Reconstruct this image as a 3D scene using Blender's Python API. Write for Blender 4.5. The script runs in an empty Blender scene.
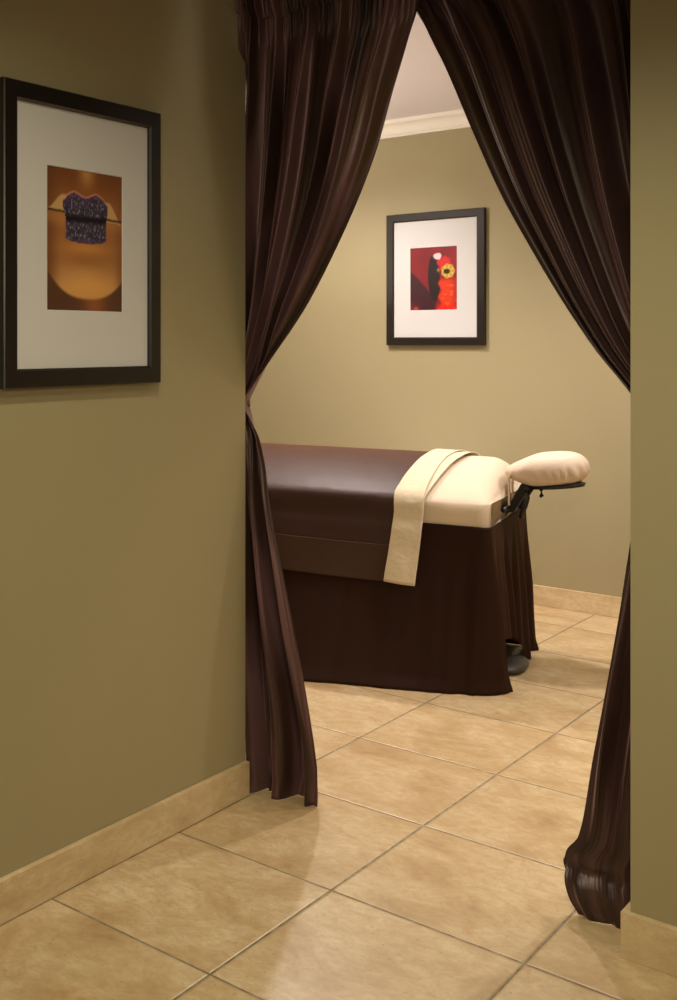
import bpy, bmesh, math, random
from mathutils import Vector, noise
R = math.radians
scene = bpy.context.scene
C = scene.collection

# ------------------------------------------------------------------ camera
cam_d = bpy.data.cameras.new('camera')
cam_d.sensor_fit = 'VERTICAL'
cam_d.sensor_height = 36
cam_d.lens = 1105.97 * 36 / 1000
cam_d.shift_x = 0.2032
cam_d.shift_y = -0.1585
cam_d.clip_start = 0.05
cam = bpy.data.objects.new('camera', cam_d)
cam.location = (0, 0, 1.5)
cam.rotation_euler = (R(90), 0, 0.72624)
C.objects.link(cam)
scene.camera = cam

# ------------------------------------------------------------------ world, exposure
w = bpy.data.worlds.new('world')
scene.world = w
w.use_nodes = True
w.node_tree.nodes['Background'].inputs[0].default_value = (1.0, 0.86, 0.66, 1)
w.node_tree.nodes['Background'].inputs[1].default_value = 0.085
vs = scene.view_settings
vs.view_transform = 'Standard'
vs.look = 'None'
vs.gamma = 1
vs.exposure = 0.0
vs.use_curve_mapping = False

# ------------------------------------------------------------------ lights (recessed ceiling downlights and added fill)
def spot(name, loc, target, watts, size=100, blend=0.8, radius=0.05, col=(1, 0.84, 0.62)):
    d = bpy.data.lights.new(name, 'SPOT')
    d.energy = watts; d.spot_size = R(size); d.spot_blend = blend
    d.shadow_soft_size = radius; d.color = col
    o = bpy.data.objects.new(name, d)
    o.location = loc
    v = Vector(target) - Vector(loc)
    o.rotation_euler = v.to_track_quat('-Z', 'Y').to_euler()
    C.objects.link(o)
    return o

ROOM = (1.0, 0.90, 0.83)
HALL = (1.0, 0.90, 0.63)
spot('downlight', (-1.98, 4.80, 2.83), (-1.96, 4.90, 0), 118, 125, 0.7, 0.05, ROOM)
spot('downlight', (-3.45, 5.15, 2.83), (-3.45, 5.15, 0), 160, 150, 0.9, 0.05, ROOM)
spot('downlight', (-0.60, 5.00, 2.83), (-0.70, 5.10, 0), 105, 150, 0.9, 0.05, ROOM)
spot('downlight', (-1.15, 1.55, 2.83), (-1.45, 2.05, 0), 64, 118, 1.0, 0.06, HALL)
spot('downlight', (-0.45, 1.25, 2.83), (-0.45, 1.95, 0), 82, 118, 1.0, 0.06, HALL)
spot('hall_fill_spot', (0.35, -0.9, 2.1), (-1.75, 2.6, 0.62), 112, 66, 0.9, 0.12, HALL)  # added fill spot behind the camera, lifts the hall walls
# added fill lights aimed up, out of view, to brighten the room ceiling
for loc, e in (((-4.25, 4.3, 1.7), 52), ((0.30, 4.1, 1.7), 36)):
    d = bpy.data.lights.new('ceiling_fill', 'AREA'); d.energy = e; d.size = 0.35; d.color = (1.0, 0.92, 0.86)
    o = bpy.data.objects.new('ceiling_fill', d); o.location = loc; o.rotation_euler = (R(180), 0, 0); C.objects.link(o)
# low lamp standing behind the table
d = bpy.data.lights.new('floor_lamp_light', 'AREA'); d.energy = 3; d.size = 0.3; d.color = (1.0, 0.90, 0.82)
o = bpy.data.objects.new('floor_lamp_light', d); o.location = (-3.1, 5.70, 0.5); o.rotation_euler = (R(180), 0, 0); C.objects.link(o)

# ------------------------------------------------------------------ material helpers
def lin(c):
    return tuple(((v / 255) / 12.92 if v / 255 <= 0.04045 else ((v / 255 + 0.055) / 1.055) ** 2.4) for v in c)

def mat(name, rgb, rough=0.6, metallic=0.0, sheen=0.0, sheen_tint=None, spec=0.5):
    m = bpy.data.materials.new(name)
    m.use_nodes = True
    b = m.node_tree.nodes['Principled BSDF']
    b.inputs['Base Color'].default_value = lin(rgb) + (1,)
    b.inputs['Roughness'].default_value = rough
    b.inputs['Metallic'].default_value = metallic
    b.inputs['Specular IOR Level'].default_value = spec
    if sheen:
        b.inputs['Sheen Weight'].default_value = sheen
        b.inputs['Sheen Roughness'].default_value = 0.35
        if sheen_tint: b.inputs['Sheen Tint'].default_value = lin(sheen_tint) + (1,)
    return m

def nodes(m):
    t = m.node_tree
    return t, t.nodes['Principled BSDF']

def tex_coord(t, kind='Object', scale=(1, 1, 1)):
    c = t.nodes.new('ShaderNodeTexCoord')
    mp = t.nodes.new('ShaderNodeMapping')
    mp.inputs['Scale'].default_value = scale
    t.links.new(c.outputs[kind], mp.inputs['Vector'])
    return mp.outputs['Vector']

def noise_tex(t, vec, scale, detail=4, rough=0.55, dist=0.0):
    n = t.nodes.new('ShaderNodeTexNoise')
    n.inputs['Scale'].default_value = scale
    n.inputs['Detail'].default_value = detail
    n.inputs['Roughness'].default_value = rough
    n.inputs['Distortion'].default_value = dist
    t.links.new(vec, n.inputs['Vector'])
    return n.outputs['Fac']

def ramp(t, fac, stops):
    r = t.nodes.new('ShaderNodeValToRGB')
    e = r.color_ramp.elements
    while len(e) < len(stops): e.new(0.5)
    for i, (p, c) in enumerate(stops):
        e[i].position = p
        e[i].color = (lin(c) if isinstance(c, tuple) else (c, c, c)) + (1,)
    t.links.new(fac, r.inputs['Fac'])
    return r.outputs['Color']

def mixc(t, fac, a, b, mode='MIX'):
    m = t.nodes.new('ShaderNodeMix')
    m.data_type = 'RGBA'; m.blend_type = mode
    for key, v in (('Factor', fac), ('A', a), ('B', b)):
        sock = [s for s in m.inputs if s.name == key and (s.type == ('VALUE' if key == 'Factor' else 'RGBA'))][0]
        if isinstance(v, (int, float)): sock.default_value = v
        elif isinstance(v, tuple): sock.default_value = lin(v) + (1,)
        else: t.links.new(v, sock)
    return [s for s in m.outputs if s.type == 'RGBA'][0]

def math_n(t, op, a, b=None, c=None):
    n = t.nodes.new('ShaderNodeMath'); n.operation = op
    for i, v in enumerate((a, b, c)):
        if v is None: continue
        if isinstance(v, (int, float)): n.inputs[i].default_value = v
        else: t.links.new(v, n.inputs[i])
    return n.outputs[0]

def bump(t, b, height, strength=0.3, dist=0.01, prev=None):
    n = t.nodes.new('ShaderNodeBump')
    n.inputs['Strength'].default_value = strength
    n.inputs['Distance'].default_value = dist
    t.links.new(height, n.inputs['Height'])
    if prev: t.links.new(prev, n.inputs['Normal'])
    t.links.new(n.outputs['Normal'], b.inputs['Normal'])
    return n.outputs['Normal']

# ------------------------------------------------------------------ materials
def paint(name, rgb):
    m = mat(name, rgb, 0.55, spec=0.3)
    t, b = nodes(m)
    v = tex_coord(t)
    bump(t, b, noise_tex(t, v, 260, 3), 0.06, 0.002)
    return m
M_wall = paint('khaki_wall_paint', (163, 152, 118))
M_ceil = paint('off_white_ceiling_paint', (224, 215, 216))
M_crown = paint('white_trim_paint', (238, 232, 220))

TS, TX, TY = 0.53908, -1.60784, 2.61591
def travertine(name, tiles=True, tone=1.0):
    m = mat(name, (200, 170, 125), 0.35)
    t, b = nodes(m)
    v = tex_coord(t)
    if tiles:
        sep = t.nodes.new('ShaderNodeSeparateXYZ'); t.links.new(v, sep.inputs[0])
        fx = math_n(t, 'DIVIDE', math_n(t, 'SUBTRACT', sep.outputs['X'], TX), TS)
        fy = math_n(t, 'DIVIDE', math_n(t, 'SUBTRACT', sep.outputs['Y'], TY), TS)
        ix, iy = math_n(t, 'FLOOR', fx), math_n(t, 'FLOOR', fy)
        comb = t.nodes.new('ShaderNodeCombineXYZ')
        t.links.new(ix, comb.inputs[0]); t.links.new(iy, comb.inputs[1])
        wn = t.nodes.new('ShaderNodeTexWhiteNoise'); wn.noise_dimensions = '3D'
        t.links.new(comb.outputs[0], wn.inputs['Vector'])
        off = t.nodes.new('ShaderNodeVectorMath'); off.operation = 'MULTIPLY_ADD'
        t.links.new(wn.outputs['Color'], off.inputs[0])
        off.inputs[1].default_value = (31, 17, 23)
        t.links.new(v, off.inputs[2])
        vec = off.outputs[0]
    else:
        vec = v
    st = t.nodes.new('ShaderNodeMapping'); st.inputs['Scale'].default_value = (1.0, 1.35, 1.0) if tiles else (1, 1, 2)
    st.inputs['Rotation'].default_value = (0, 0, 0.3)
    t.links.new(vec, st.inputs['Vector'])
    cloud = noise_tex(t, st.outputs[0], 4.2, 8, 0.66, 0.5)
    base = ramp(t, cloud, [(0.30, (170, 141, 100)), (0.46, (198, 174, 134)), (0.60, (214, 194, 156)), (0.78, (200, 184, 150))])
    fine = noise_tex(t, st.outputs[0], 22, 8, 0.7, 0.6)
    col = mixc(t, ramp(t, fine, [(0.40, 0.0), (0.66, 0.6)]), base, (176, 142, 98))
    rust = noise_tex(t, st.outputs[0], 3.6, 8, 0.72, 0.7)
    col = mixc(t, ramp(t, rust, [(0.58, 0.0), (0.72, 0.75)]), col, (178, 128, 72))
    pits = noise_tex(t, st.outputs[0], 75, 4, 0.6, 0.4)
    pitm = ramp(t, pits, [(0.62, 0.0), (0.70, 0.55)])
    col = mixc(t, pitm, col, (150, 118, 78))
    if tiles:
        tone_v = math_n(t, 'MULTIPLY_ADD', wn.outputs['Value'], 0.22, 0.0)
        col = mixc(t, tone_v, col, (190, 158, 112))
        ex = math_n(t, 'ABSOLUTE', math_n(t, 'SUBTRACT', math_n(t, 'FRACT', fx), 0.5))
        ey = math_n(t, 'ABSOLUTE', math_n(t, 'SUBTRACT', math_n(t, 'FRACT', fy), 0.5))
        e = math_n(t, 'MAXIMUM', ex, ey)
        wob = math_n(t, 'MULTIPLY', noise_tex(t, v, 60, 2), 0.0025)
        e2 = math_n(t, 'ADD', e, wob)
        g = t.nodes.new('ShaderNodeMapRange')
        g.inputs['From Min'].default_value = 0.4925; g.inputs['From Max'].default_value = 0.4975
        t.links.new(e2, g.inputs['Value'])
        grout = ramp(t, noise_tex(t, v, 30, 2), [(0.35, (112, 96, 72)), (0.65, (150, 136, 110))])
        col = mixc(t, g.outputs[0], col, grout)
        h = t.nodes.new('ShaderNodeMapRange')
        h.inputs['From Min'].default_value = 0.484; h.inputs['From Max'].default_value = 0.499
        h.inputs['To Min'].default_value = 1.0; h.inputs['To Max'].default_value = 0.0
        h.interpolation_type = 'SMOOTHSTEP'
        t.links.new(e2, h.inputs['Value'])
        n1 = bump(t, b, h.outputs[0], 0.5, 0.004)
        bump(t, b, noise_tex(t, st.outputs[0], 6, 6, 0.6), 0.12, 0.01, n1)
        rr = math_n(t, 'MULTIPLY_ADD', g.outputs[0], 0.4, 0.27)
        rr = math_n(t, 'ADD', rr, math_n(t, 'MULTIPLY', fine, 0.14))
        t.links.new(rr, b.inputs['Roughness'])
    else:
        col = mixc(t, 0.22, col, (240, 220, 176))
        bump(t, b, fine, 0.12, 0.004)
    t.links.new(col, b.inputs['Base Color'])
    return m
M_floor = travertine('travertine_floor_tile')
M_base = travertine('travertine_skirting', False)

M_frame = mat('black_lacquered_wood', (24, 18, 15), 0.35)
M_mat = mat('white_mat_board', (208, 206, 206), 0.8, spec=0.2)

def silk(name, stops, sh):
    m = mat(name, (58, 34, 32), 0.40, 0.25, sh, (180, 136, 142))
    t, b = nodes(m)
    uv = tex_coord(t, 'UV', (1, 1, 1))
    mp = t.nodes.new('ShaderNodeMapping'); mp.inputs['Scale'].default_value = (7.5, 1.1, 1)
    t.links.new(uv, mp.inputs['Vector'])
    st = noise_tex(t, mp.outputs[0], 1.0, 2, 0.5, 0.2)
    col = ramp(t, st, stops)  # purple and gold sheen of the folds painted in as colour streaks
    t.links.new(col, b.inputs['Base Color'])
    mp2 = t.nodes.new('ShaderNodeMapping'); mp2.inputs['Scale'].default_value = (30, 420, 1)
    t.links.new(uv, mp2.inputs['Vector'])
    sl = noise_tex(t, mp2.outputs[0], 1.0, 2, 0.5)
    n1 = bump(t, b, sl, 0.22, 0.002)
    return m
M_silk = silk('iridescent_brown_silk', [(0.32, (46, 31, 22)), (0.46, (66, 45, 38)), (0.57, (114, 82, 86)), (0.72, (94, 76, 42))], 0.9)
M_silk_dark = silk('darker_brown_silk', [(0.30, (42, 28, 22)), (0.46, (56, 38, 33)), (0.60, (76, 52, 52)), (0.76, (84, 66, 34))], 0.6)  # same silk in darker tones, for the right curtain

def cloth(name, rgb, rough, sc, strength, sheen=0.3, tint=None, spec=0.3, stretch=(1, 1, 1)):
    m = mat(name, rgb, rough, 0, sheen, tint or rgb, spec)
    t, b = nodes(m)
    v = tex_coord(t)
    n1 = bump(t, b, noise_tex(t, v, 900, 2), 0.15, 0.001)
    v2 = tex_coord(t, 'Object', stretch)
    bump(t, b, noise_tex(t, v2, sc, 5, 0.6, 0.5), strength, 0.01, n1)
    return m
M_sheet = cloth('cream_cotton_sheet', (214, 197, 174), 0.75, 5, 0.25)
M_pad = cloth('cream_cotton_cushion_cover', (220, 200, 180), 0.75, 22, 0.35)
M_towel = cloth('cream_linen_towel', (214, 199, 172), 0.8, 26, 0.5)
M_blanket = cloth('satin_brown_blanket', (50, 25, 19), 0.5, 3, 0.02, 0.6, (196, 122, 92), 0.4)
M_hem = cloth('matte_brown_blanket_hem', (60, 38, 24), 0.65, 14, 0.15, 0.1, (120, 80, 60))
M_skirt = cloth('dark_brown_skirt_cloth', (40, 19, 7), 0.7, 5, 0.1, 0.15, (110, 60, 30), 0.15)
M_black = mat('black_plastic', (16, 14, 14), 0.4)
M_foot = mat('dark_grey_rubber', (62, 60, 58), 0.5)
M_metal = mat('dark_grey_steel', (60, 58, 56), 0.4, 0.8)
M_rod = mat('dark_bronze_metal', (40, 28, 22), 0.35, 0.8)
M_stitch = mat('brown_tieback_cord', (48, 26, 24), 0.6)

# ------------------------------------------------------------------ mesh helpers
def obj(name, verts, faces, m=None, parent=None, smooth=True, uvs=None):
    me = bpy.data.meshes.new(name)
    me.from_pydata([tuple(v) for v in verts], [], faces)
    if uvs is not None:
        l = me.uv_layers.new(name='UVMap')
        for lp in me.loops: l.data[lp.index].uv = uvs[lp.vertex_index]
    me.update()
    if smooth:
        for p in me.polygons: p.use_smooth = True
    o = bpy.data.objects.new(name, me)
    if m: me.materials.append(m)
    C.objects.link(o)
    if parent: o.parent = parent
    return o

def bm_obj(name, bm, m, parent=None, smooth=False):
    bmesh.ops.recalc_face_normals(bm, faces=bm.faces)
    me = bpy.data.meshes.new(name)
    bm.to_mesh(me); bm.free()
    if smooth:
        for p in me.polygons: p.use_smooth = True
    me.materials.append(m)
    o = bpy.data.objects.new(name, me); C.objects.link(o)
    if parent: o.parent = parent
    return o

def add_box(bm, lo, hi, bev=0.0, seg=2, M=None):
    r = bmesh.ops.create_cube(bm, size=1)
    vs_ = r['verts']
    for v in vs_:
        v.co = Vector([lo[i] + (v.co[i] + 0.5) * (hi[i] - lo[i]) for i in range(3)])
    if bev > 0:
        es = list({e for v in vs_ for e in v.link_edges})
        rb = bmesh.ops.bevel(bm, geom=es, offset=bev, segments=seg, affect='EDGES', profile=0.5)
        vs_ = list({v for f in rb['faces'] for v in f.verts} | {v for v in vs_ if v.is_valid})
    if M is not None:
        allv = set()
        stack = [v for v in vs_ if v.is_valid]
        while stack:
            v = stack.pop()
            if v in allv: continue
            allv.add(v)
            stack += [e.other_vert(v) for e in v.link_edges]
        for v in allv: v.co = M @ v.co

def add_tube(bm, pts, r, n=12):
    pts = [Vector(p) for p in pts]
    rings = []
    for i, p in enumerate(pts):
        d = (pts[min(i + 1, len(pts) - 1)] - pts[max(i - 1, 0)]).normalized()
        a = d.cross(Vector((0, 0, 1)))
        if a.length < 0.01: a = d.cross(Vector((1, 0, 0)))
        a.normalize(); b = d.cross(a)
        rr = r[i] if isinstance(r, (list, tuple)) else r
        rings.append([bm.verts.new(p + rr * (math.cos(2 * math.pi * k / n) * a + math.sin(2 * math.pi * k / n) * b)) for k in range(n)])
    for i in range(len(rings) - 1):
        for k in range(n):
            bm.faces.new((rings[i][k], rings[i][(k + 1) % n], rings[i + 1][(k + 1) % n], rings[i + 1][k]))
    bm.faces.new(rings[0][::-1]); bm.faces.new(rings[-1])

def tag(o, label=None, cat=None, group=None, kind=None):
    for k, v in (('label', label), ('category', cat), ('group', group), ('kind', kind)):
        if v: o[k] = v
    return o

def empty(name, loc, rz=0):
    o = bpy.data.objects.new(name, None)
    o.empty_display_size = 0.1
    o.location = loc; o.rotation_euler = (0, 0, rz)
    C.objects.link(o)
    return o

def struct(name, boxes, m, bev=0.0, label=None):
    bm = bmesh.new()
    for lo, hi in boxes: add_box(bm, lo, hi, bev)
    o = bm_obj(name, bm, m)
    o['kind'] = 'structure'
    if label: o['label'] = label
    return o

def interp(pts, z):
    """piecewise smooth interpolation of (key, value...) tuples sorted by key"""
    if z <= pts[0][0]: return pts[0][1]
    if z >= pts[-1][0]: return pts[-1][1]
    for i in range(len(pts) - 1):
        a, b = pts[i], pts[i + 1]
        if a[0] <= z <= b[0]:
            h = b[0] - a[0]
            t = (z - a[0]) / h
            pa = pts[i - 1] if i > 0 else a
            pb = pts[i + 2] if i + 2 < len(pts) else b
            ma = (b[1] - pa[1]) / (b[0] - pa[0]) * h
            mb = (pb[1] - a[1]) / (pb[0] - a[0]) * h
            return ((2*t**3 - 3*t*t + 1) * a[1] + (t**3 - 2*t*t + t) * ma
                    + (-2*t**3 + 3*t*t) * b[1] + (t**3 - t*t) * mb)

def smooth01(t):
    t = max(0.0, min(1.0, t)); return t * t * (3 - 2 * t)

# ------------------------------------------------------------------ the setting
XL, YP, YB, YR, ZC = -2.163, 2.815, 2.965, 6.24, 2.87
WX0, WX1 = -4.75, 0.75
floor_o = struct('floor', [((-4.9, -2.6, -0.1), (2.3, 6.4, 0.0))], M_floor, label='travertine tile floor laid square to the walls')
struct('ceiling', [((-4.9, -2.6, ZC), (2.3, 6.4, ZC + 0.1))], M_ceil)
struct('wall_left', [((XL - 0.15, -2.5, 0), (XL, 2.985, ZC))], M_wall)
struct('wall_right', [((-0.887, YP, 0), (2.2, YB, ZC))], M_wall)
struct('wall_header', [((XL, YP, 2.72), (-0.887, YB, ZC))], M_wall)
struct('wall_partition', [((WX0, 2.835, 0), (XL - 0.15, 2.985, ZC))], M_wall)
struct('wall_back', [((WX0 - 0.1, YR, 0), (WX1 + 0.1, YR + 0.1, ZC))], M_wall)
struct('wall_room_left', [((WX0 - 0.1, 2.835, 0), (WX0, YR, ZC))], M_wall)
struct('wall_room_right', [((WX1, YB, 0), (WX1 + 0.1, YR, ZC))], M_wall)
BH, BT = 0.112, 0.018
struct('baseboard_left', [((XL, -2.5, 0), (XL + BT, 2.985, BH))], M_base, 0.002)
struct('baseboard_right', [((-0.887 - BT, YP - BT, 0), (2.2, YP, BH)), ((-0.887 - BT, YP, 0), (-0.887, YB, BH))], M_base, 0.0015)
struct('baseboard_back', [((WX0, YR - BT, 0), (WX1, YR, BH))], M_base, 0.002)

# crown moulding along the back wall
def crown():
    prof = [(0, 2.775), (-0.012, 2.775), (-0.012, 2.787), (-0.018, 2.790)]
    for k in range(9):
        a = k / 8 * math.pi / 2
        prof.append((-0.018 - 0.055 * (1 - math.cos(a)), 2.790 + 0.055 * math.sin(a)))
    prof += [(-0.08, 2.850), (-0.085, ZC), (0, ZC)]
    verts, faces = [], []
    n = len(prof)
    for x in (WX0, WX1):
        for dy, z in prof: verts.append((x, YR + dy, z))
    for k in range(n):
        faces.append((k, (k + 1) % n, n + (k + 1) % n, n + k))
    o = obj('trim_1', verts, faces, M_crown, smooth=False)
    o['kind'] = 'structure'; o['label'] = 'white crown moulding along the back wall'
crown()

# ------------------------------------------------------------------ curtains
YC = 3.03
rod_bm = bmesh.new()
add_tube(rod_bm, [(-2.42, YC + 0.01, 2.62), (-0.66, YC + 0.01, 2.62)], 0.012, 16)
for x in (-2.42, -0.66):
    add_tube(rod_bm, [(x - 0.004, YC + 0.01, 2.62), (x + 0.004, YC + 0.01, 2.62)], 0.018, 16)
rod = bm_obj('curtain_rod', rod_bm, M_rod, smooth=True)
tag(rod, 'dark metal curtain rod running through the gathered tops of both curtains', 'curtain rod')
for x, yb in ((-2.36, 2.985), (-0.72, 2.965)):
    b_ = bmesh.new(); add_tube(b_, [(x, yb, 2.62), (x, YC + 0.002, 2.62)], 0.008, 10)
    bm_obj('rod_bracket', b_, M_rod, rod, True)

def fabric(name, zs, us, fn, parent, thick=0.0025, m=None):
    verts, uvs, faces = [], [], []
    nu = len(us)
    for j, z in enumerate(zs):
        for i, u in enumerate(us):
            verts.append(fn(u, z)); uvs.append((u, z))
    for j in range(len(zs) - 1):
        for i in range(nu - 1):
            a = j * nu + i
            faces.append((a, a + 1, a + nu + 1, a + nu))
    o = obj(name, verts, faces, m or (M_silk if CUR[0] < 0 else M_silk_dark), parent, True, uvs)
    s = o.modifiers.new('thickness', 'SOLIDIFY'); s.thickness = thick; s.offset = 0
    return o

def sstep(a, b, x):
    return smooth01((x - a) / (b - a))

CUR = [0]
def make_curtain(side, label):
    CUR[0] = side
    rnd = random.Random(5 if side < 0 else 11)
    root = empty('curtain', ((-2.2 if side < 0 else -0.9), YC, 0))
    ox, oy = root.location.x, root.location.y
    tag(root, label, 'curtain', 'curtains tied back at the doorway')
    ph = [rnd.uniform(0, 6.28) for _ in range(12)]
    if side < 0:
        inner = [(0.0, -1.930), (0.13, -1.925), (0.314, -1.948), (0.532, -1.99), (0.753, -2.036), (0.977, -2.087), (1.173, -2.128), (1.24, -2.160),
                 (1.293, -2.186), (1.33, -2.166), (1.422, -2.095), (1.586, -1.978), (1.752, -1.873), (1.925, -1.776), (2.088, -1.703), (2.264, -1.645), (2.406, -1.597), (2.506, -1.566), (2.7, -1.545)]
        outer = [(0.0, -2.20), (1.0, -2.235), (1.293, -2.235), (1.6, -2.225), (2.7, -2.225)]
        tie = 1.293
        nf = 6.0
    else:
        inner = [(0.0, -1.055), (0.04, -1.078), (0.085, -1.093), (0.151, -1.092), (0.196, -1.062), (0.412, -1.030), (0.601, -1.0), (0.786, -0.973), (0.964, -0.952), (1.02, -0.940), (1.12, -0.895), (1.22, -0.878), (1.30, -0.905),
                 (1.373, -0.957), (1.477, -1.046), (1.614, -1.139), (1.755, -1.222), (1.915, -1.309), (2.111, -1.398), (2.329, -1.491), (2.44, -1.553), (2.507, -1.595), (2.7, -1.68)]
        outer = [(0.0, -0.80), (1.0, -0.80), (1.22, -0.81), (1.5, -0.78), (2.7, -0.74)]
        tie = 1.22
        nf = 7.0
    sgn = 1 if side < 0 else -1

    def fold(u, up):
        w_ = u + 0.035 * math.sin(2 * math.pi * u * 2 + ph[0]) + 0.02 * math.sin(2 * math.pi * u * 5 + ph[1])
        a = math.sin(2 * math.pi * nf * w_ + ph[2])
        a = a * 0.9 + 0.30 * math.sin(2 * math.pi * nf * 2.1 * w_ + ph[3]) + 0.07 * math.sin(2 * math.pi * nf * 4.1 * w_ + ph[4])
        b = math.sin(2 * math.pi * (nf * 0.45) * w_ + ph[5])
        low = math.sin(2 * math.pi * 2.4 * w_ + ph[6]) + 0.22 * math.sin(2 * math.pi * 5.3 * w_ + ph[7])
        return 0.75 * a + 0.5 * b if up else low

    def surf(u, z):
        ix, oxx = interp(inner, z), interp(outer, z)
        width = abs(ix - oxx)
        up = z > tie
        # the cloth hangs from the rod and sweeps towards the tie: folds bow with the free edge
        x = oxx + (ix - oxx) * u
        k = smooth01(abs(z - tie) / 0.25)
        kk = 1 - smooth01(abs(z - tie - 0.05) / 0.30)
        F = fold(u, True) * (1 - kk * 0.4) if up else (1 - smooth01((tie - z) / 0.35)) * fold(u, True) * 0.6 + smooth01((tie - z) / 0.35) * fold(u, False)
        A = 0.010 + 0.026 * k if up else 0.010 + 0.030 * smooth01((tie - z) / 0.8)
        hgt = smooth01((z - 2.15) / 0.42)
        A *= 1 - 0.45 * hgt
        if side > 0: A *= 0.22 + 0.78 * smooth01((z - 0.15) / 0.5)
        y = YC - A * F
        if side > 0: y += 0.035 * smooth01((z - 2.35) / 0.15) * smooth01((u - 0.8) / 0.1)
        # fine gathers under the rod
        g = smooth01((z - 2.42) / 0.17)
        y += g * 0.008 * math.sin(2 * math.pi * 31 * u + 2.2 * math.sin(7 * u)) + 0.004 * g * math.sin(2 * math.pi * 67 * u + 1)
        # small irregular wrinkles
        y += 0.010 * (noise.noise(Vector((x * 6, z * 1.6, side * 5 + 1.7)))) + 0.0015 * noise.noise(Vector((u * 40, z * 5, 3 + side)))
        # bundle depth where it is tied
        if kk > 0: y += kk * 0.028 * math.cos(u * math.pi * 3)
        if side < 0:
            # first fold puffs forward past the wall end near the rod
            hf = smooth01((z - 2.22) / 0.36) * math.exp(-(u / 0.10) ** 2)
            y -= 0.125 * hf
            x += 0.082 * hf * (1 - u)
            if z < 1.2:
                d = smooth01((1.2 - z) / 1.2)
                y += d * 0.05 * u
                x += 0.008 * d * math.sin(9 * u + z * 7)
                if z < 0.16:
                    y += 0.02 * noise.noise(Vector((u * 9, z * 9, 2))) * (0.16 - z) / 0.16
        else:
            if z < 1.25:
                d = smooth01((1.25 - z) / 0.7)
                y -= d * 0.075 * smooth01((u - 0.30) / 0.2)
                y += d * 0.05 * smooth01((0.4 - u) / 0.4)
                if z < 0.24:
                    e = smooth01((0.24 - z) / 0.10)
                    y -= 0.012 * e * u
                    crease = math.exp(-((z - (0.118 - 0.035 * (1 - u))) / 0.012) ** 2)
                    bulge = math.exp(-((z - 0.065) / 0.045) ** 2)
                    x += sgn * (0.008 * crease - 0.005 * bulge) * u
                    lip = 0.122 - 0.03 * u
                    y += 0.008 * crease - 0.010 * bulge - 0.016 * sstep(lip + 0.004, lip - 0.004, z)
                    y += 0.012 * noise.noise(Vector((u * 5, z * 16, 8.1))) * e
        if side > 0 and x > -0.918: y = max(y, 2.975 + 0.004 * math.sin(u * 40))
        return (x - ox, y - oy, z)

    nz, nu = 230, 240
    us = [i / nu for i in range(nu + 1)]
    zt = 2.585
    zs = [zt * (1 - j / nz) for j in range(nz + 1)]
    def body(u, z):
        zz = z
        p = surf(u, zz)
        # hem line: not quite level
        k = max(0.0, 1 - z / 0.25)
        if side < 0:
            hem = 0.002
        else:
            hem = 0.002
        return (p[0], p[1], p[2] + hem * k)
    fabric('fabric_panel', zs, us, body, root)
    # gathered rod pocket
    hz = [2.568 + 0.132 * j / 30 for j in range(31)]
    def head(u, z):
        p = surf(u, min(z, 2.585))
        t = max(0.0, (z - 2.568) / 0.132)
        puff = math.sin(min(1, t / 0.7) * math.pi) if t < 0.7 else 0
        ruf = math.sin(2 * math.pi * 31 * u + 2.2 * math.sin(7 * u))
        y = p[1] - 0.006 - 0.012 * puff + 0.007 * ruf * (t) + 0.006 * noise.noise(Vector((u * 30, z * 20, 4)))
        x = p[0] + 0.003 * t * math.sin(2 * math.pi * 23 * u + z * 40)
        return (x, y - 0.012 * t, z)
    fabric('header', hz, us, head, root)
    # tie band round the waist
    cx_ = (interp(inner, tie) + interp(outer, tie)) / 2
    hw = abs(interp(inner, tie) - interp(outer, tie)) / 2 - 0.008
    tb = bmesh.new()
    ring = []
    n = 40
    for k in range(n):
        a = 2 * math.pi * k / n
        for dz in (-0.016, 0.016):
            ring.append(tb.verts.new((cx_ - ox + hw * math.cos(a), 0.012 + 0.030 * math.sin(a), tie + dz + 0.003 * math.cos(a))))
    for k in range(n):
        a, b = 2 * k, 2 * ((k + 1) % n)
        tb.faces.new((ring[a], ring[b], ring[b + 1], ring[a + 1]))
    t_ = bm_obj('tieback', tb, M_silk, root, True)
    s = t_.modifiers.new('thickness', 'SOLIDIFY'); s.thickness = 0.003
    return root

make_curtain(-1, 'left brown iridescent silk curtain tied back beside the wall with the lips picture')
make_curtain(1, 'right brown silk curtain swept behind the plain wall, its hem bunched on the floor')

# ------------------------------------------------------------------ framed pictures
def lerp3(a, b, t):
    t = max(0.0, min(1.0, t)); return tuple(a[i] + (b[i] - a[i]) * t for i in range(3))
def sstep(a, b, x):
    return smooth01((x - a) / (b - a))

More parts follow.
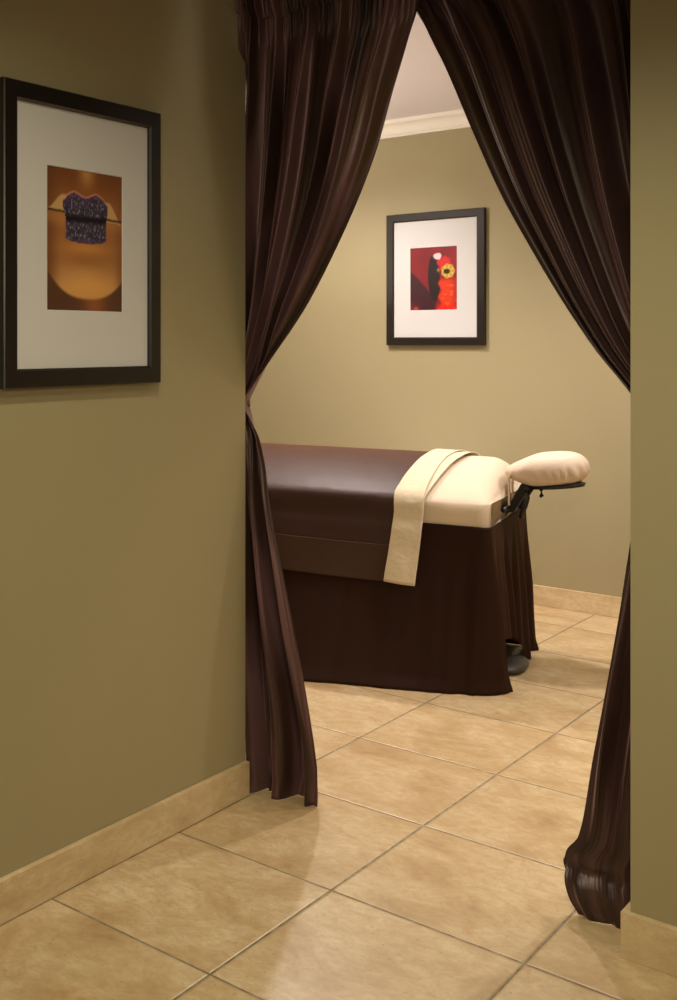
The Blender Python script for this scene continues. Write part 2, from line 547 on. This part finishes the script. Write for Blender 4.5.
def lips(u, t):
    n1 = noise.noise(Vector((u * 3, t * 5, 1)))
    skin = lerp3((160, 104, 60), (208, 154, 94), sstep(0.45, 0.82, t - 0.25 * abs(u - 0.52)))
    skin = lerp3(skin, (122, 70, 34), sstep(0.32, 0.02, t))
    skin = lerp3(skin, (100, 60, 34), sstep(0.22, 0.0, u) * 0.75)
    skin = lerp3(skin, (130, 76, 38), sstep(0.86, 1.0, u) * 0.6)
    skin = lerp3(skin, (206, 150, 84), math.exp(-((u - 0.52) / 0.10) ** 2) * sstep(0.2, 0.0, t) * 0.9)
    skin = lerp3(skin, (206, 140, 70), math.exp(-((u - 0.52) / 0.3) ** 2 - ((t - 0.55) / 0.05) ** 2) * 0.8)
    skin = lerp3(skin, (150, 92, 42), math.exp(-((u - 0.52) / 0.24) ** 2 - ((t - 0.635) / 0.05) ** 2) * 0.6)
    skin = lerp3(skin, (224, 160, 84), math.exp(-((u - 0.55) / 0.28) ** 2 - ((t - 0.82) / 0.07) ** 2) * 0.8)
    # neck below the chin
    chin = 0.905 - 0.25 * (u - 0.54) ** 2 - 0.9 * abs(u - 0.54) ** 3
    neck = lerp3((88, 56, 38), (146, 86, 48), math.exp(-((u - 0.62) / 0.16) ** 2))
    skin = lerp3(skin, neck, sstep(chin - 0.012, chin + 0.015, t))
    # bare lip corners
    ml = 0.30 + 0.04 * u
    top_l = 0.285 - 0.105 * sstep(0.02, 0.22, u)
    top_r = 0.20 + 0.15 * sstep(0.80, 1.0, u)
    if u < 0.3 and top_l < t < ml: skin = lerp3(skin, (202, 166, 112), 0.9 * sstep(top_l, top_l + 0.02, t))
    if u > 0.72 and top_r < t < ml + 0.02: skin = lerp3(skin, (202, 166, 112), 0.9 * sstep(top_r, top_r + 0.02, t))
    if (u < 0.3 or u > 0.72):
        lo = 0.46 - 0.1 * (abs(u - 0.52) - 0.2)
        if ml < t: skin = lerp3(skin, (196, 136, 78), 0.55 * (1 - sstep(lo - 0.09, lo, t)) * (0.8 + 0.2 * math.sin(u * 160)))
        skin = lerp3(skin, (40, 20, 14), math.exp(-((t - ml - 0.0012 * math.sin(u * 60)) / 0.007) ** 2) * 0.95)
    # glitter block with a cupid's bow
    bow = 0.212 - 0.042 * (math.exp(-((u - 0.36) / 0.10) ** 2) + math.exp(-((u - 0.64) / 0.10) ** 2)) + 0.03 * sstep(0.72, 0.81, u) + 0.03 * sstep(0.29, 0.2, u)
    pinch = 0.035 * sstep(0.26, 0.36, t)
    l, r = 0.215 + pinch, 0.80 - pinch * 0.6
    bot = 0.515 - 0.05 * abs((u - 0.51) / 0.29) ** 5
    if bow - 0.02 < t < bow and l < u < r: skin = lerp3(skin, (214, 144, 124), 0.75 * sstep(bow - 0.02, bow - 0.006, t))
    if l < u < r and bow < t < bot:
        g = noise.noise(Vector((u * 60, t * 40, 7)))
        g2 = noise.noise(Vector((u * 90, t * 60, 3)))
        base = lerp3((40, 34, 52), (74, 62, 88), 0.5 + 0.7 * noise.noise(Vector((u * 9, t * 9, 2))))
        edge = max(math.exp(-((t - bow) / 0.028) ** 2), math.exp(-((t - bot) / 0.022) ** 2), math.exp(-((u - l) / 0.02) ** 2), math.exp(-((u - r) / 0.02) ** 2))
        base = lerp3(base, (92, 62, 100), edge * 0.8)
        base = lerp3(base, (172, 172, 186), sstep(0.10, 0.55, g + g2 * 0.6) * (0.7 - 0.4 * edge))
        base = lerp3(base, (16, 12, 20), math.exp(-((t - 0.345 - 0.012 * n1) / 0.026) ** 2) * 0.92)
        skin = base
    return skin

def poppy(u, t):
    c = lerp3((112, 24, 28), (132, 28, 36), noise.noise(Vector((u * 3, t * 3, 5))) + 0.5)
    c = lerp3(c, (150, 30, 50), sstep(0.7, 1, u) * 0.5)
    d = t - (0.36 + 0.92 * u ** 1.15)
    c = lerp3(c, (58, 24, 34), sstep(-0.02, 0.05, d) * sstep(0.62, 0.5, u))
    c = lerp3(c, (104, 30, 48), sstep(0.78, 0.95, t) * sstep(0.35, 0.0, u) * 0.7)
    e = ((u - 0.51 - 0.06 * (t - 0.5)) / 0.125) ** 2 + ((t - 0.50) / 0.36) ** 2
    c = lerp3(c, (34, 20, 22), sstep(1.12, 0.85, e))
    rr = ((u - 0.72) / 0.14) ** 2 + ((t - 0.27) / 0.11) ** 2
    c = lerp3(c, (200, 36, 42), sstep(1.35, 0.6, rr + 0.6 * noise.noise(Vector((u * 14, t * 14, 2)))))
    wv = 0.63 + 0.03 * math.sin(t * 30)
    c = lerp3(c, (208, 52, 22), sstep(wv - 0.03, wv + 0.03, u) * sstep(0.46, 0.56, t) * (1 - 0.6 * sstep(0.84, 0.98, u)))
    c = lerp3(c, (214, 30, 26), sstep(0.85, 0.98, t) * sstep(0.5, 0.62, u))
    c = lerp3(c, (246, 120, 40), 0.5 * sstep(0.25, 0.5, noise.noise(Vector((u * 12, t * 22, 1)))) * sstep(0.66, 0.70, u) * sstep(0.52, 0.56, t))
    ww = ((u - 0.58) / 0.09) ** 2 + ((t - 0.155) / 0.055) ** 2
    c = lerp3(c, (222, 196, 198), sstep(1.3, 0.5, ww + 0.5 * noise.noise(Vector((u * 20, t * 20, 9)))))
    a = math.atan2((t - 0.39), (u - 0.80) * 0.8)
    rad = math.hypot((u - 0.80) * 0.8, t - 0.39)
    pet = 0.112 + 0.008 * math.cos(a * 7)
    c = lerp3(c, lerp3((208, 178, 72), (180, 140, 50), 0.5 + 0.5 * math.cos(a * 7)), sstep(pet + 0.008, pet - 0.01, rad))
    c = lerp3(c, (48, 26, 18), sstep(0.048, 0.030, math.hypot((u - 0.775) * 0.6, t - 0.395)))
    c = lerp3(c, (222, 150, 90), 0.8 * math.exp(-((u - 0.60) / 0.03) ** 2 - ((t - 0.37) / 0.03) ** 2))
    c = lerp3(c, (220, 80, 50), 0.8 * math.exp(-((u - 0.13) / 0.05) ** 2 - ((t - 0.965) / 0.03) ** 2))
    return c

def picture(name_art, loc, rz, W, H, bw, aw, ah, fn, label, gl, amat, ax=0.0):
    root = empty('framed_picture', loc, rz)
    tag(root, label, 'picture')
    w2, h2 = W / 2, H / 2
    bm = bmesh.new()
    D = 0.030
    # mitred frame moulding with a small inner step, front faces -Y
    prof = [(0, 0.0), (0, -D + 0.003), (0.003, -D), (bw - 0.006, -D), (bw - 0.002, -D + 0.004), (bw, -D + 0.006), (bw, 0.0)]
    corners = [(-1, -1), (1, -1), (1, 1), (-1, 1)]
    rings = []
    for sx, sz in corners:
        rings.append([bm.verts.new((sx * (w2 - i), y, sz * (h2 - i))) for i, y in prof])
    n = len(prof)
    for k in range(4):
        a, b = rings[k], rings[(k + 1) % 4]
        for j in range(n):
            bm.faces.new((a[j], a[(j + 1) % n], b[(j + 1) % n], b[j]))
    bm_obj('frame', bm, M_frame, root)
    # mat board with a bevel-cut window
    bm = bmesh.new()
    iw, ih = w2 - bw + 0.001, h2 - bw + 0.001
    ym = -0.018
    out = [bm.verts.new((sx * iw, ym, sz * ih)) for sx, sz in corners]
    inn = [bm.verts.new((ax + sx * (aw / 2 + 0.002), ym, sz * (ah / 2 + 0.002))) for sx, sz in corners]
    inb = [bm.verts.new((ax + sx * aw / 2, ym + 0.003, sz * ah / 2)) for sx, sz in corners]
    outb = [bm.verts.new((sx * iw, ym + 0.003, sz * ih)) for sx, sz in corners]
    for k in range(4):
        q = (k + 1) % 4
        bm.faces.new((out[k], out[q], inn[q], inn[k]))
        bm.faces.new((inn[k], inn[q], inb[q], inb[k]))
        bm.faces.new((inb[k], inb[q], outb[q], outb[k]))
        bm.faces.new((outb[k], outb[q], out[q], out[k]))
    bm_obj('mat_board', bm, M_mat, root)
    # printed photograph
    nx, nz = 110, 140
    verts, faces, cols = [], [], []
    for j in range(nz + 1):
        for i in range(nx + 1):
            u, t = i / nx, 1 - j / nz
            verts.append((ax + (u - 0.5) * (aw + 0.01), ym + 0.0045, (0.5 - t) * (ah + 0.01)))
            cols.append(fn(u, t))
    for j in range(nz):
        for i in range(nx):
            a = j * (nx + 1) + i
            faces.append((a, a + 1, a + nx + 2, a + nx + 1))
    o = obj('print', verts, faces, amat, root, smooth=False)
    o['label'] = gl
    ca = o.data.color_attributes.new('ink', 'FLOAT_COLOR', 'POINT')
    for i, c in enumerate(cols): ca.data[i].color = lin(tuple(max(0, min(255, v)) for v in c)) + (1,)
    # backing board
    bm = bmesh.new(); add_box(bm, (-w2 + bw * 0.6, -0.010, -h2 + bw * 0.6), (w2 - bw * 0.6, -0.001, h2 - bw * 0.6))
    bm_obj('backing_board', bm, M_frame, root)
    return root

def ink_mat(name):
    m = mat(name, (128, 128, 128), 0.45, spec=0.3)
    t, b = nodes(m)
    a = t.nodes.new('ShaderNodeAttribute'); a.attribute_name = 'ink'
    t.links.new(a.outputs['Color'], b.inputs['Base Color'])
    return m
M_ink = ink_mat('printed_photograph')
picture('lips', (XL + 0.0005, 2.207, 1.779), R(90), 0.622, 0.802, 0.050, 0.298, 0.387, lips,
        'black framed picture of purple glitter lips on the left hallway wall', 'close-up photo of a mouth painted with purple glitter', M_ink, 0.003)
picture('poppy', (-3.098, YR - 0.0005, 1.882), 0, 0.640, 0.810, 0.049, 0.303, 0.380, poppy,
        'black framed red picture with yellow flower on the back wall of the treatment room', 'red photo of a dark figure with a yellow flower', M_ink, -0.009)

# ------------------------------------------------------------------ massage table
ANG = R(11)
TN = (-2.018, 4.555, 0)
Lx = 1.93
# section across the padded top: (y, z), near side to far side
SEC = [(0.002, 0.680), (-0.004, 0.735), (0.000, 0.780), (0.014, 0.803), (0.050, 0.822), (0.14, 0.852), (0.28, 0.888), (0.42, 0.915),
       (0.56, 0.930), (0.68, 0.928), (0.77, 0.900), (0.82, 0.860), (0.838, 0.80), (0.838, 0.735), (0.832, 0.690)]
SEC = [(y * 0.93, z + 0.012 * smooth01((z - 0.8) / 0.1)) for y, z in SEC]
def catmull(P, s):
    n = len(P) - 1
    f = s * n; i = min(int(f), n - 1); t = f - i
    p0, p1, p2, p3 = P[max(i - 1, 0)], P[i], P[i + 1], P[min(i + 2, n)]
    return tuple(0.5 * (2 * p1[k] + (p2[k] - p0[k]) * t + (2 * p0[k] - 5 * p1[k] + 4 * p2[k] - p3[k]) * t * t + (-p0[k] + 3 * p1[k] - 3 * p2[k] + p3[k]) * t ** 3) for k in range(2))
def sec(s, off=0.0):
    y, z = catmull(SEC, s)
    if off:
        a = catmull(SEC, max(0, s - 0.01)); b = catmull(SEC, min(1, s + 0.01))
        dy, dz = b[0] - a[0], b[1] - a[1]
        l = math.hypot(dy, dz) or 1
        y += -dz / l * off; z += dy / l * off
    return y, z

table = empty('massage_table', TN, ANG)
tag(table, 'cream padded massage table with a face cradle in the room beyond the curtains', 'massage table')

def mattress():
    verts, faces = [], []
    ns = 90
    xs = [-Lx + Lx * k / 70 for k in range(64)]
    # finer rows where the head end rounds over
    x0 = xs[-1]
    xs = [x for x in xs] + [x0 + (0 - x0) * k / 26 for k in range(1, 27)]
    yc, zb = 0.389, 0.69
    for x in xs:
        e = min(1.0, max(0.0, -x / 0.13)); d = math.sqrt(max(0, 1 - (1 - e) ** 2))   # head end rounding of the top
        e2 = min(1.0, max(0.0, (x + Lx) / 0.08)); d2 = math.sqrt(max(0, 1 - (1 - e2) ** 2))
        d *= d2
        ins = 0.05 * (1 - math.sqrt(max(0, 1 - (1 - min(1, -x / 0.05)) ** 2)))
        for k in range(ns + 1):
            s = k / ns
            y, z = sec(s)
            base = 0.795
            if z > base: z = base + (z - base) * d
            y = yc + (y - yc) * (1 - ins / yc)
            y += 0.004 * noise.noise(Vector((x * 7, s * 6, 1)))
            z += 0.006 * noise.noise(Vector((x * 5, y * 6, 4))) if s not in (0, 1) else 0
            if z < 0.76:
                hk = smooth01((x + 0.16) / 0.14) * smooth01((0.76 - z) / 0.07)
                z += hk * (0.055 * smooth01(y / 0.5) - 0.014)
            verts.append((x, y, z))
    n = ns + 1
    for j in range(len(xs) - 1):
        for k in range(ns):
            a = j * n + k
            faces.append((a, a + n, a + n + 1, a + 1))
    faces.append(tuple((len(xs) - 1) * n + k for k in range(n)))
    faces.append(tuple(k for k in range(n))[::-1])
    o = obj('mattress', verts, faces, M_sheet, table)
    o['label'] = 'thick mattress in a cream fitted sheet'
    return o
mattress()

# table frame and pedestal under the skirt
bm = bmesh.new(); add_box(bm, (-Lx + 0.02, 0.02, 0.60), (-0.02, 0.76, 0.688), 0.01); bm_obj('tabletop_frame', bm, M_black, table)
for x in (-1.45, -0.35):
    bm = bmesh.new(); add_box(bm, (x - 0.05, 0.30, 0.11), (x + 0.05, 0.54, 0.60), 0.008); bm_obj('leg', bm, M_metal, table)
bm = bmesh.new(); add_box(bm, (-Lx + 0.1, 0.33, 0.045), (-0.06, 0.51, 0.11), 0.01); bm_obj('base', bm, M_metal, table)
for fx_, fy_ in ((0.028, 0.38), (-Lx + 0.1, 0.42)):
    bm = bmesh.new()
    bmesh.ops.create_uvsphere(bm, u_segments=28, v_segments=16, radius=1)
    for v in bm.verts:
        z = v.co.z
        v.co = Vector((v.co.x * 0.06 + fx_, v.co.y * 0.13 + fy_, 0.024 + max(-0.024, z * 0.030)))
    bm_obj('foot', bm, M_foot, table, True)

# face cradle
def cradle():
    cr = empty('face_cradle', (0, 0, 0)); cr.parent = table
    # oval cushion
    nu, nv = 96, 40
    verts, faces = [], []
    cx_, cy_, cz_ = 0.170, 0.375, 0.925
    tilt = R(-7)
    for j in range(nv + 1):
        ph_ = -math.pi / 2 + math.pi * j / nv
        for i in range(nu):
            th_ = 2 * math.pi * i / nu
            ce = abs(math.cos(ph_)) ** 0.62
            se = (1 if ph_ >= 0 else -1) * abs(math.sin(ph_)) ** 0.9
            x = 0.178 * ce * math.copysign(abs(math.cos(th_)) ** 0.9, math.cos(th_))
            y = 0.150 * ce * math.copysign(abs(math.sin(th_)) ** 0.9, math.sin(th_))
            th2 = 0.078 * (1 - 0.42 * smooth01((-x - 0.01) / 0.17))
            z = th2 * se
            if se > 0:    # dip of the face opening
                z -= 0.030 * math.exp(-((x + 0.01) / 0.07) ** 2 - (y / 0.045) ** 2)
            # gathers of the elastic cover on the lower flank
            lowk = math.exp(-((se + 0.35) / 0.42) ** 2)
            wr = 0.0075 * math.sin(th_ * 24 + 2.5 * math.sin(th_ * 5) + se * 3) * lowk * (0.4 + 0.6 * smooth01((x + 0.05) / 0.15))
            rr = 1 + wr / 0.15
            x, y = x * rr, y * rr
            X = x * math.cos(tilt) + z * math.sin(tilt)
            Z = -x * math.sin(tilt) + z * math.cos(tilt)
            verts.append((cx_ + X, cy_ + y, cz_ + Z))
    for j in range(nv):
        for i in range(nu):
            a, b = j * nu + i, j * nu + (i + 1) % nu
            faces.append((a, b, b + nu, a + nu))
    o = obj('cushion', verts, faces, M_pad, cr); o['label'] = 'oval cushion in a gathered cream cover'
    # platform under the cushion
    bm = bmesh.new()
    n = 40
    for lay in (0, 1):
        pass
    ring = []
    for r_, dz in ((0.0, 0.008), (0.85, 0.008), (1.0, 0.0), (0.96, -0.012), (0.0, -0.014)):
        row = []
        for k in range(n):
            a = 2 * math.pi * k / n
            x = 0.135 * r_ * math.cos(a) + 0.03; y = 0.12 * r_ * math.sin(a)
            row.append(bm.verts.new((cx_ + x, cy_ + y, 0.857 + dz + (x * 0.09))))
        ring.append(row)
    for j in range(len(ring) - 1):
        for k in range(n):
            bm.faces.new((ring[j][k], ring[j][(k + 1) % n], ring[j + 1][(k + 1) % n], ring[j + 1][k]))
    bmesh.ops.remove_doubles(bm, verts=bm.verts, dist=0.0004)
    bm_obj('platform', bm, M_black, cr, True)
    # bracket arms: from under the platform slanting down to the table end
    for yy in (0.30, 0.47):
        bm = bmesh.new()
        M = None
        p = [(0.005, 0.745), (0.020, 0.728), (0.045, 0.735), (0.085, 0.80), (0.115, 0.852), (0.105, 0.868), (0.075, 0.862), (0.040, 0.79)]
        f0 = [bm.verts.new((x, yy - 0.010, z)) for x, z in p]
        f1 = [bm.verts.new((x, yy + 0.010, z)) for x, z in p]
        bm.faces.new(f0[::-1]); bm.faces.new(f1)
        for k in range(len(p)):
            q = (k + 1) % len(p)
            bm.faces.new((f0[k], f0[q], f1[q], f1[k]))
        bmesh.ops.bevel(bm, geom=list(bm.edges), offset=0.003, segments=2, affect='EDGES')
        b_ = bm_obj('bracket', bm, M_black, cr)
    bm = bmesh.new()
    add_tube(bm, [(0.108, 0.25, 0.845), (0.112, 0.25, 0.81), (0.104, 0.25, 0.775), (0.088, 0.25, 0.735), (0.082, 0.25, 0.715)], [0.010, 0.011, 0.010, 0.012, 0.009], 12)
    bm_obj('lever', bm, M_black, cr, True)
    bm = bmesh.new(); add_tube(bm, [(0.108, 0.235, 0.847), (0.108, 0.50, 0.847)], 0.009, 12)
    bm_obj('crossbar', bm, M_black, cr, True)
    bm = bmesh.new(); add_tube(bm, [(0.012, 0.235, 0.745), (0.012, 0.52, 0.745)], 0.012, 12)
    bm_obj('crossbar', bm, M_black, cr, True)
    for x_, y_ in ((0.165, 0.27),):
        bm = bmesh.new(); add_tube(bm, [(x_, y_, 0.85), (x_ + 0.003, y_, 0.818), (x_ - 0.004, y_, 0.812)], [0.012, 0.010, 0.006], 12)
        bm_obj('clamp_knob', bm, M_black, cr, True)
    # elastic strips hanging from the cushion cover
    for yy in (0.268, 0.34):
        bm = bmesh.new()
        add_box(bm, (0.026, yy - 0.012, 0.765), (0.031, yy + 0.012, 0.90), 0.001)
        bm_obj('strap', bm, M_pad, cr)
cradle()

# ------------------------------------------------------------------ skirt
def skirt():
    root = empty('table_skirt', TN, ANG)
    tag(root, 'dark brown cloth skirt hanging from the massage table down to the tiles', 'skirt')
    # perimeter: (arc value, x, y, nx, ny)
    W = 0.774
    pts = []
    def add(x, y, nx, ny): pts.append((x, y, nx, ny))
    N1 = 240
    r = 0.03
    for k in range(N1): add(-Lx + r + (Lx - 2 * r) * k / N1, -0.006, 0, -1)
    for k in range(16):
        a = k / 16 * math.pi / 2; add(-r + (r + .006) * math.sin(a), r - (r + .006) * math.cos(a), math.sin(a), -math.cos(a))
    N2 = 150
    for k in range(N2): add(0.006, r + (W - 2 * r) * k / N2, 1, 0)
    for k in range(12):
        a = k / 12 * math.pi / 2; add(-r + (r + .006) * math.cos(a), W - r + (r + .006) * math.sin(a), math.cos(a), math.sin(a))
    for k in range(120): add(-r - (Lx - 2 * r) * k / 120, W + 0.006, 0, 1)
    for k in range(12):
        a = k / 12 * math.pi / 2; add(-Lx + r - (r + .006) * math.sin(a), W - r + (r + .006) * math.cos(a), -math.sin(a), math.cos(a))
    for k in range(60): add(-Lx - 0.006, W - r - (W - 2 * r) * k / 60, -1, 0)
    for k in range(12):
        a = k / 12 * math.pi / 2; add(-Lx + r - (r + .006) * math.cos(a), r - (r + .006) * math.sin(a), -math.cos(a), -math.sin(a))
    nv = 60
    verts, faces = [], []
    n = len(pts)
    L = 0.0
    arc = [0.0]
    for i in range(1, n): L += math.hypot(pts[i][0] - pts[i - 1][0], pts[i][1] - pts[i - 1][1]); arc.append(L)
    a_corner = arc[N1 + 8]
    a_head0, a_head1 = arc[N1 + 16], arc[N1 + 16 + N2]
    for j in range(nv + 1):
        t = j / nv
        for i, (x, y, nx, ny) in enumerate(pts):
            s = arc[i]
            if i < N1:
                fl = interp([(-1.93, 0.20), (-1.4, 0.26), (-0.756, 0.262), (-0.45, 0.195), (-0.231, 0.135), (-0.068, 0.105), (0.0, 0.085)], x)
            elif i < N1 + 16: fl = 0.085 - 0.035 * (i - N1) / 16
            elif i < N1 + 16 + N2:
                yy = (y / W); fl = 0.050 - 0.022 * yy + 0.008 * math.sin(yy * 9)
            else: fl = 0.03
            # the hem reaches the tiles, lifted between the flaps of the head end
            zb = 0.003
            if a_head0 <= s <= a_head1:
                q = (s - a_head0) / (a_head1 - a_head0)
                zb = interp([(0, 0.004), (0.03, 0.006), (0.05, 0.19), (0.10, 0.20), (0.45, 0.15), (0.62, 0.10), (0.70, 0.02), (0.8, 0.006), (1, 0.006)], q)
            z = 0.700 + (zb - 0.700) * t
            tt = (0.700 - z) / 0.696
            f = fl * (0.55 * tt + 0.45 * tt ** 2.2)
            # folds
            near = 1 - smooth01((s - (a_corner - 0.30)) / 0.30) if s < a_corner else 0
            amp = (0.0015 + 0.010 * (1 - near)) * smooth01(tt * 1.6)
            if a_head0 - 0.02 <= s <= a_head1 + 0.05: amp *= 1.4
            wv = math.sin(s * 34 + 1.3 * math.sin(s * 9)) + 0.5 * math.sin(s * 71 + 2)
            f += amp * wv
            f += 0.004 * noise.noise(Vector((s * 5, z * 3, 2.2))) * (0.2 + tt)
            # the cloth breaks where it meets the tiles
            if z < 0.06 and not (a_head0 + .03 <= s <= a_head1): f += 0.016 * smooth01((0.06 - z) / 0.06) * (0.6 + 0.4 * math.sin(s * 13))
            verts.append((x + nx * f, y + ny * f, z))
    for j in range(nv):
        for i in range(n):
            a, b = j * n + i, j * n + (i + 1) % n
            faces.append((a, b, b + n, a + n))
    o = obj('cloth', verts, faces, M_skirt, root)
    s = o.modifiers.new('thickness', 'SOLIDIFY'); s.thickness = 0.002; s.offset = 0
skirt()

# skirt outline below the table edge, used to let the blanket lie over it
def near_flare(x, z):
    fl = interp([(-1.93, 0.20), (-1.4, 0.26), (-0.756, 0.262), (-0.45, 0.195), (-0.231, 0.135), (-0.068, 0.105), (0.0, 0.085)], x)
    tt = max(0.0, (0.700 - z) / 0.696)
    return fl * (0.55 * tt + 0.45 * tt ** 2.2) + 0.006

def over(s, x, off, zend_near, zend_far):
    """cloth laid across the table: s 0..1 from near hem to far hem"""
    a, b = 0.22, 0.88
    if s < a:
        z = zend_near + (0.735 - zend_near) * (s / a)
        y = -0.004 - off
        y -= (near_flare(x, z) * 0.9 + 0.004) * smooth01((0.745 - z) / 0.08)
        return y, z
    if s > b:
        z = 0.735 + (zend_far - 0.735) * (s - b) / (1 - b)
        tt = max(0.0, (0.70 - z) / 0.696)
        return 0.781 + off + 0.06 * tt + 0.010 * (s - b) / (1 - b), z
    u = (s - a) / (b - a)
    s0, s1 = 1 / 14, 13 / 14
    return sec(s0 + (s1 - s0) * u, off)

def draped(name, xl, xr, off, zn, zf, m, root, nx, ns, s0=0.0, s1=1.0, wr=0.003, thick=0.004, seed=0):
    verts, faces = [], []
    for j in range(ns + 1):
        s = s0 + (s1 - s0) * j / ns
        for i in range(nx + 1):
            u = i / nx
            x = xl(s) + (xr(s) - xl(s)) * u
            y, z = over(s, x, off, zn(x), zf(x))
            d = wr * noise.noise(Vector((x * 9 + seed, s * 14, 1 + seed))) + wr * 0.5 * noise.noise(Vector((x * 30 + seed, s * 20, 3)))
            hang = smooth01((0.24 - s) / 0.2)
            y -= d + hang * wr * 1.2 * (1 + math.sin(x * 38 + seed))
            z += d * (1 - hang)
            verts.append((x, y, z))
    for j in range(ns):
        for i in range(nx):
            a = j * (nx + 1) + i
            faces.append((a, a + 1, a + nx + 2, a + nx + 1))
    o = obj(name, verts, faces, m, root)
    sd = o.modifiers.new('thickness', 'SOLIDIFY'); sd.thickness = thick; sd.offset = 1
    return o

blanket = empty('blanket', TN, ANG)
tag(blanket, 'brown satin blanket with a matte hem band spread over the massage table', 'blanket')
bx0 = lambda s: -Lx + 0.03
bx1 = lambda s: -0.345 - 0.05 * smooth01((0.25 - s) / 0.25)
bz = lambda x: 0.445 + 0.010 * math.sin(x * 3.1)
# split where the hem band starts
draped('cover', bx0, bx1, 0.008, bz, lambda x: 0.5, M_blanket, blanket, 150, 120, 0.114, 1.0, 0.0009, 0.004, 3)
hm = draped('hem_band', bx0, bx1, 0.0085, bz, lambda x: 0.5, M_hem, blanket, 150, 24, 0.0, 0.117, 0.0009, 0.005, 3)
hm['label'] = 'wide matte brown hem band'

towel = empty('towel', TN, ANG)
tag(towel, 'folded cream towel laid across the massage table between blanket and sheet', 'towel')
tx0 = lambda s: interp([(0, -0.435), (0.22, -0.405), (0.35, -0.41), (0.60, -0.39), (0.88, -0.36), (1, -0.36)], s)
tx1 = lambda s: interp([(0, -0.30), (0.22, -0.275), (0.35, -0.27), (0.55, -0.235), (0.88, -0.17), (1, -0.17)], s)
tz = lambda x: 0.435 - 0.05 * (x + 0.41)
draped('lower_layer', tx0, tx1, 0.017, tz, lambda x: 0.62, M_towel, towel, 40, 140, 0, 1, 0.003, 0.004, 9)
draped('upper_layer', tx0, lambda s: tx1(s) - 0.002 - 0.05 * smooth01((s - 0.30) / 0.3), 0.024, tz, lambda x: 0.63, M_towel, towel, 36, 140, 0.004, 1, 0.003, 0.005, 9.3)
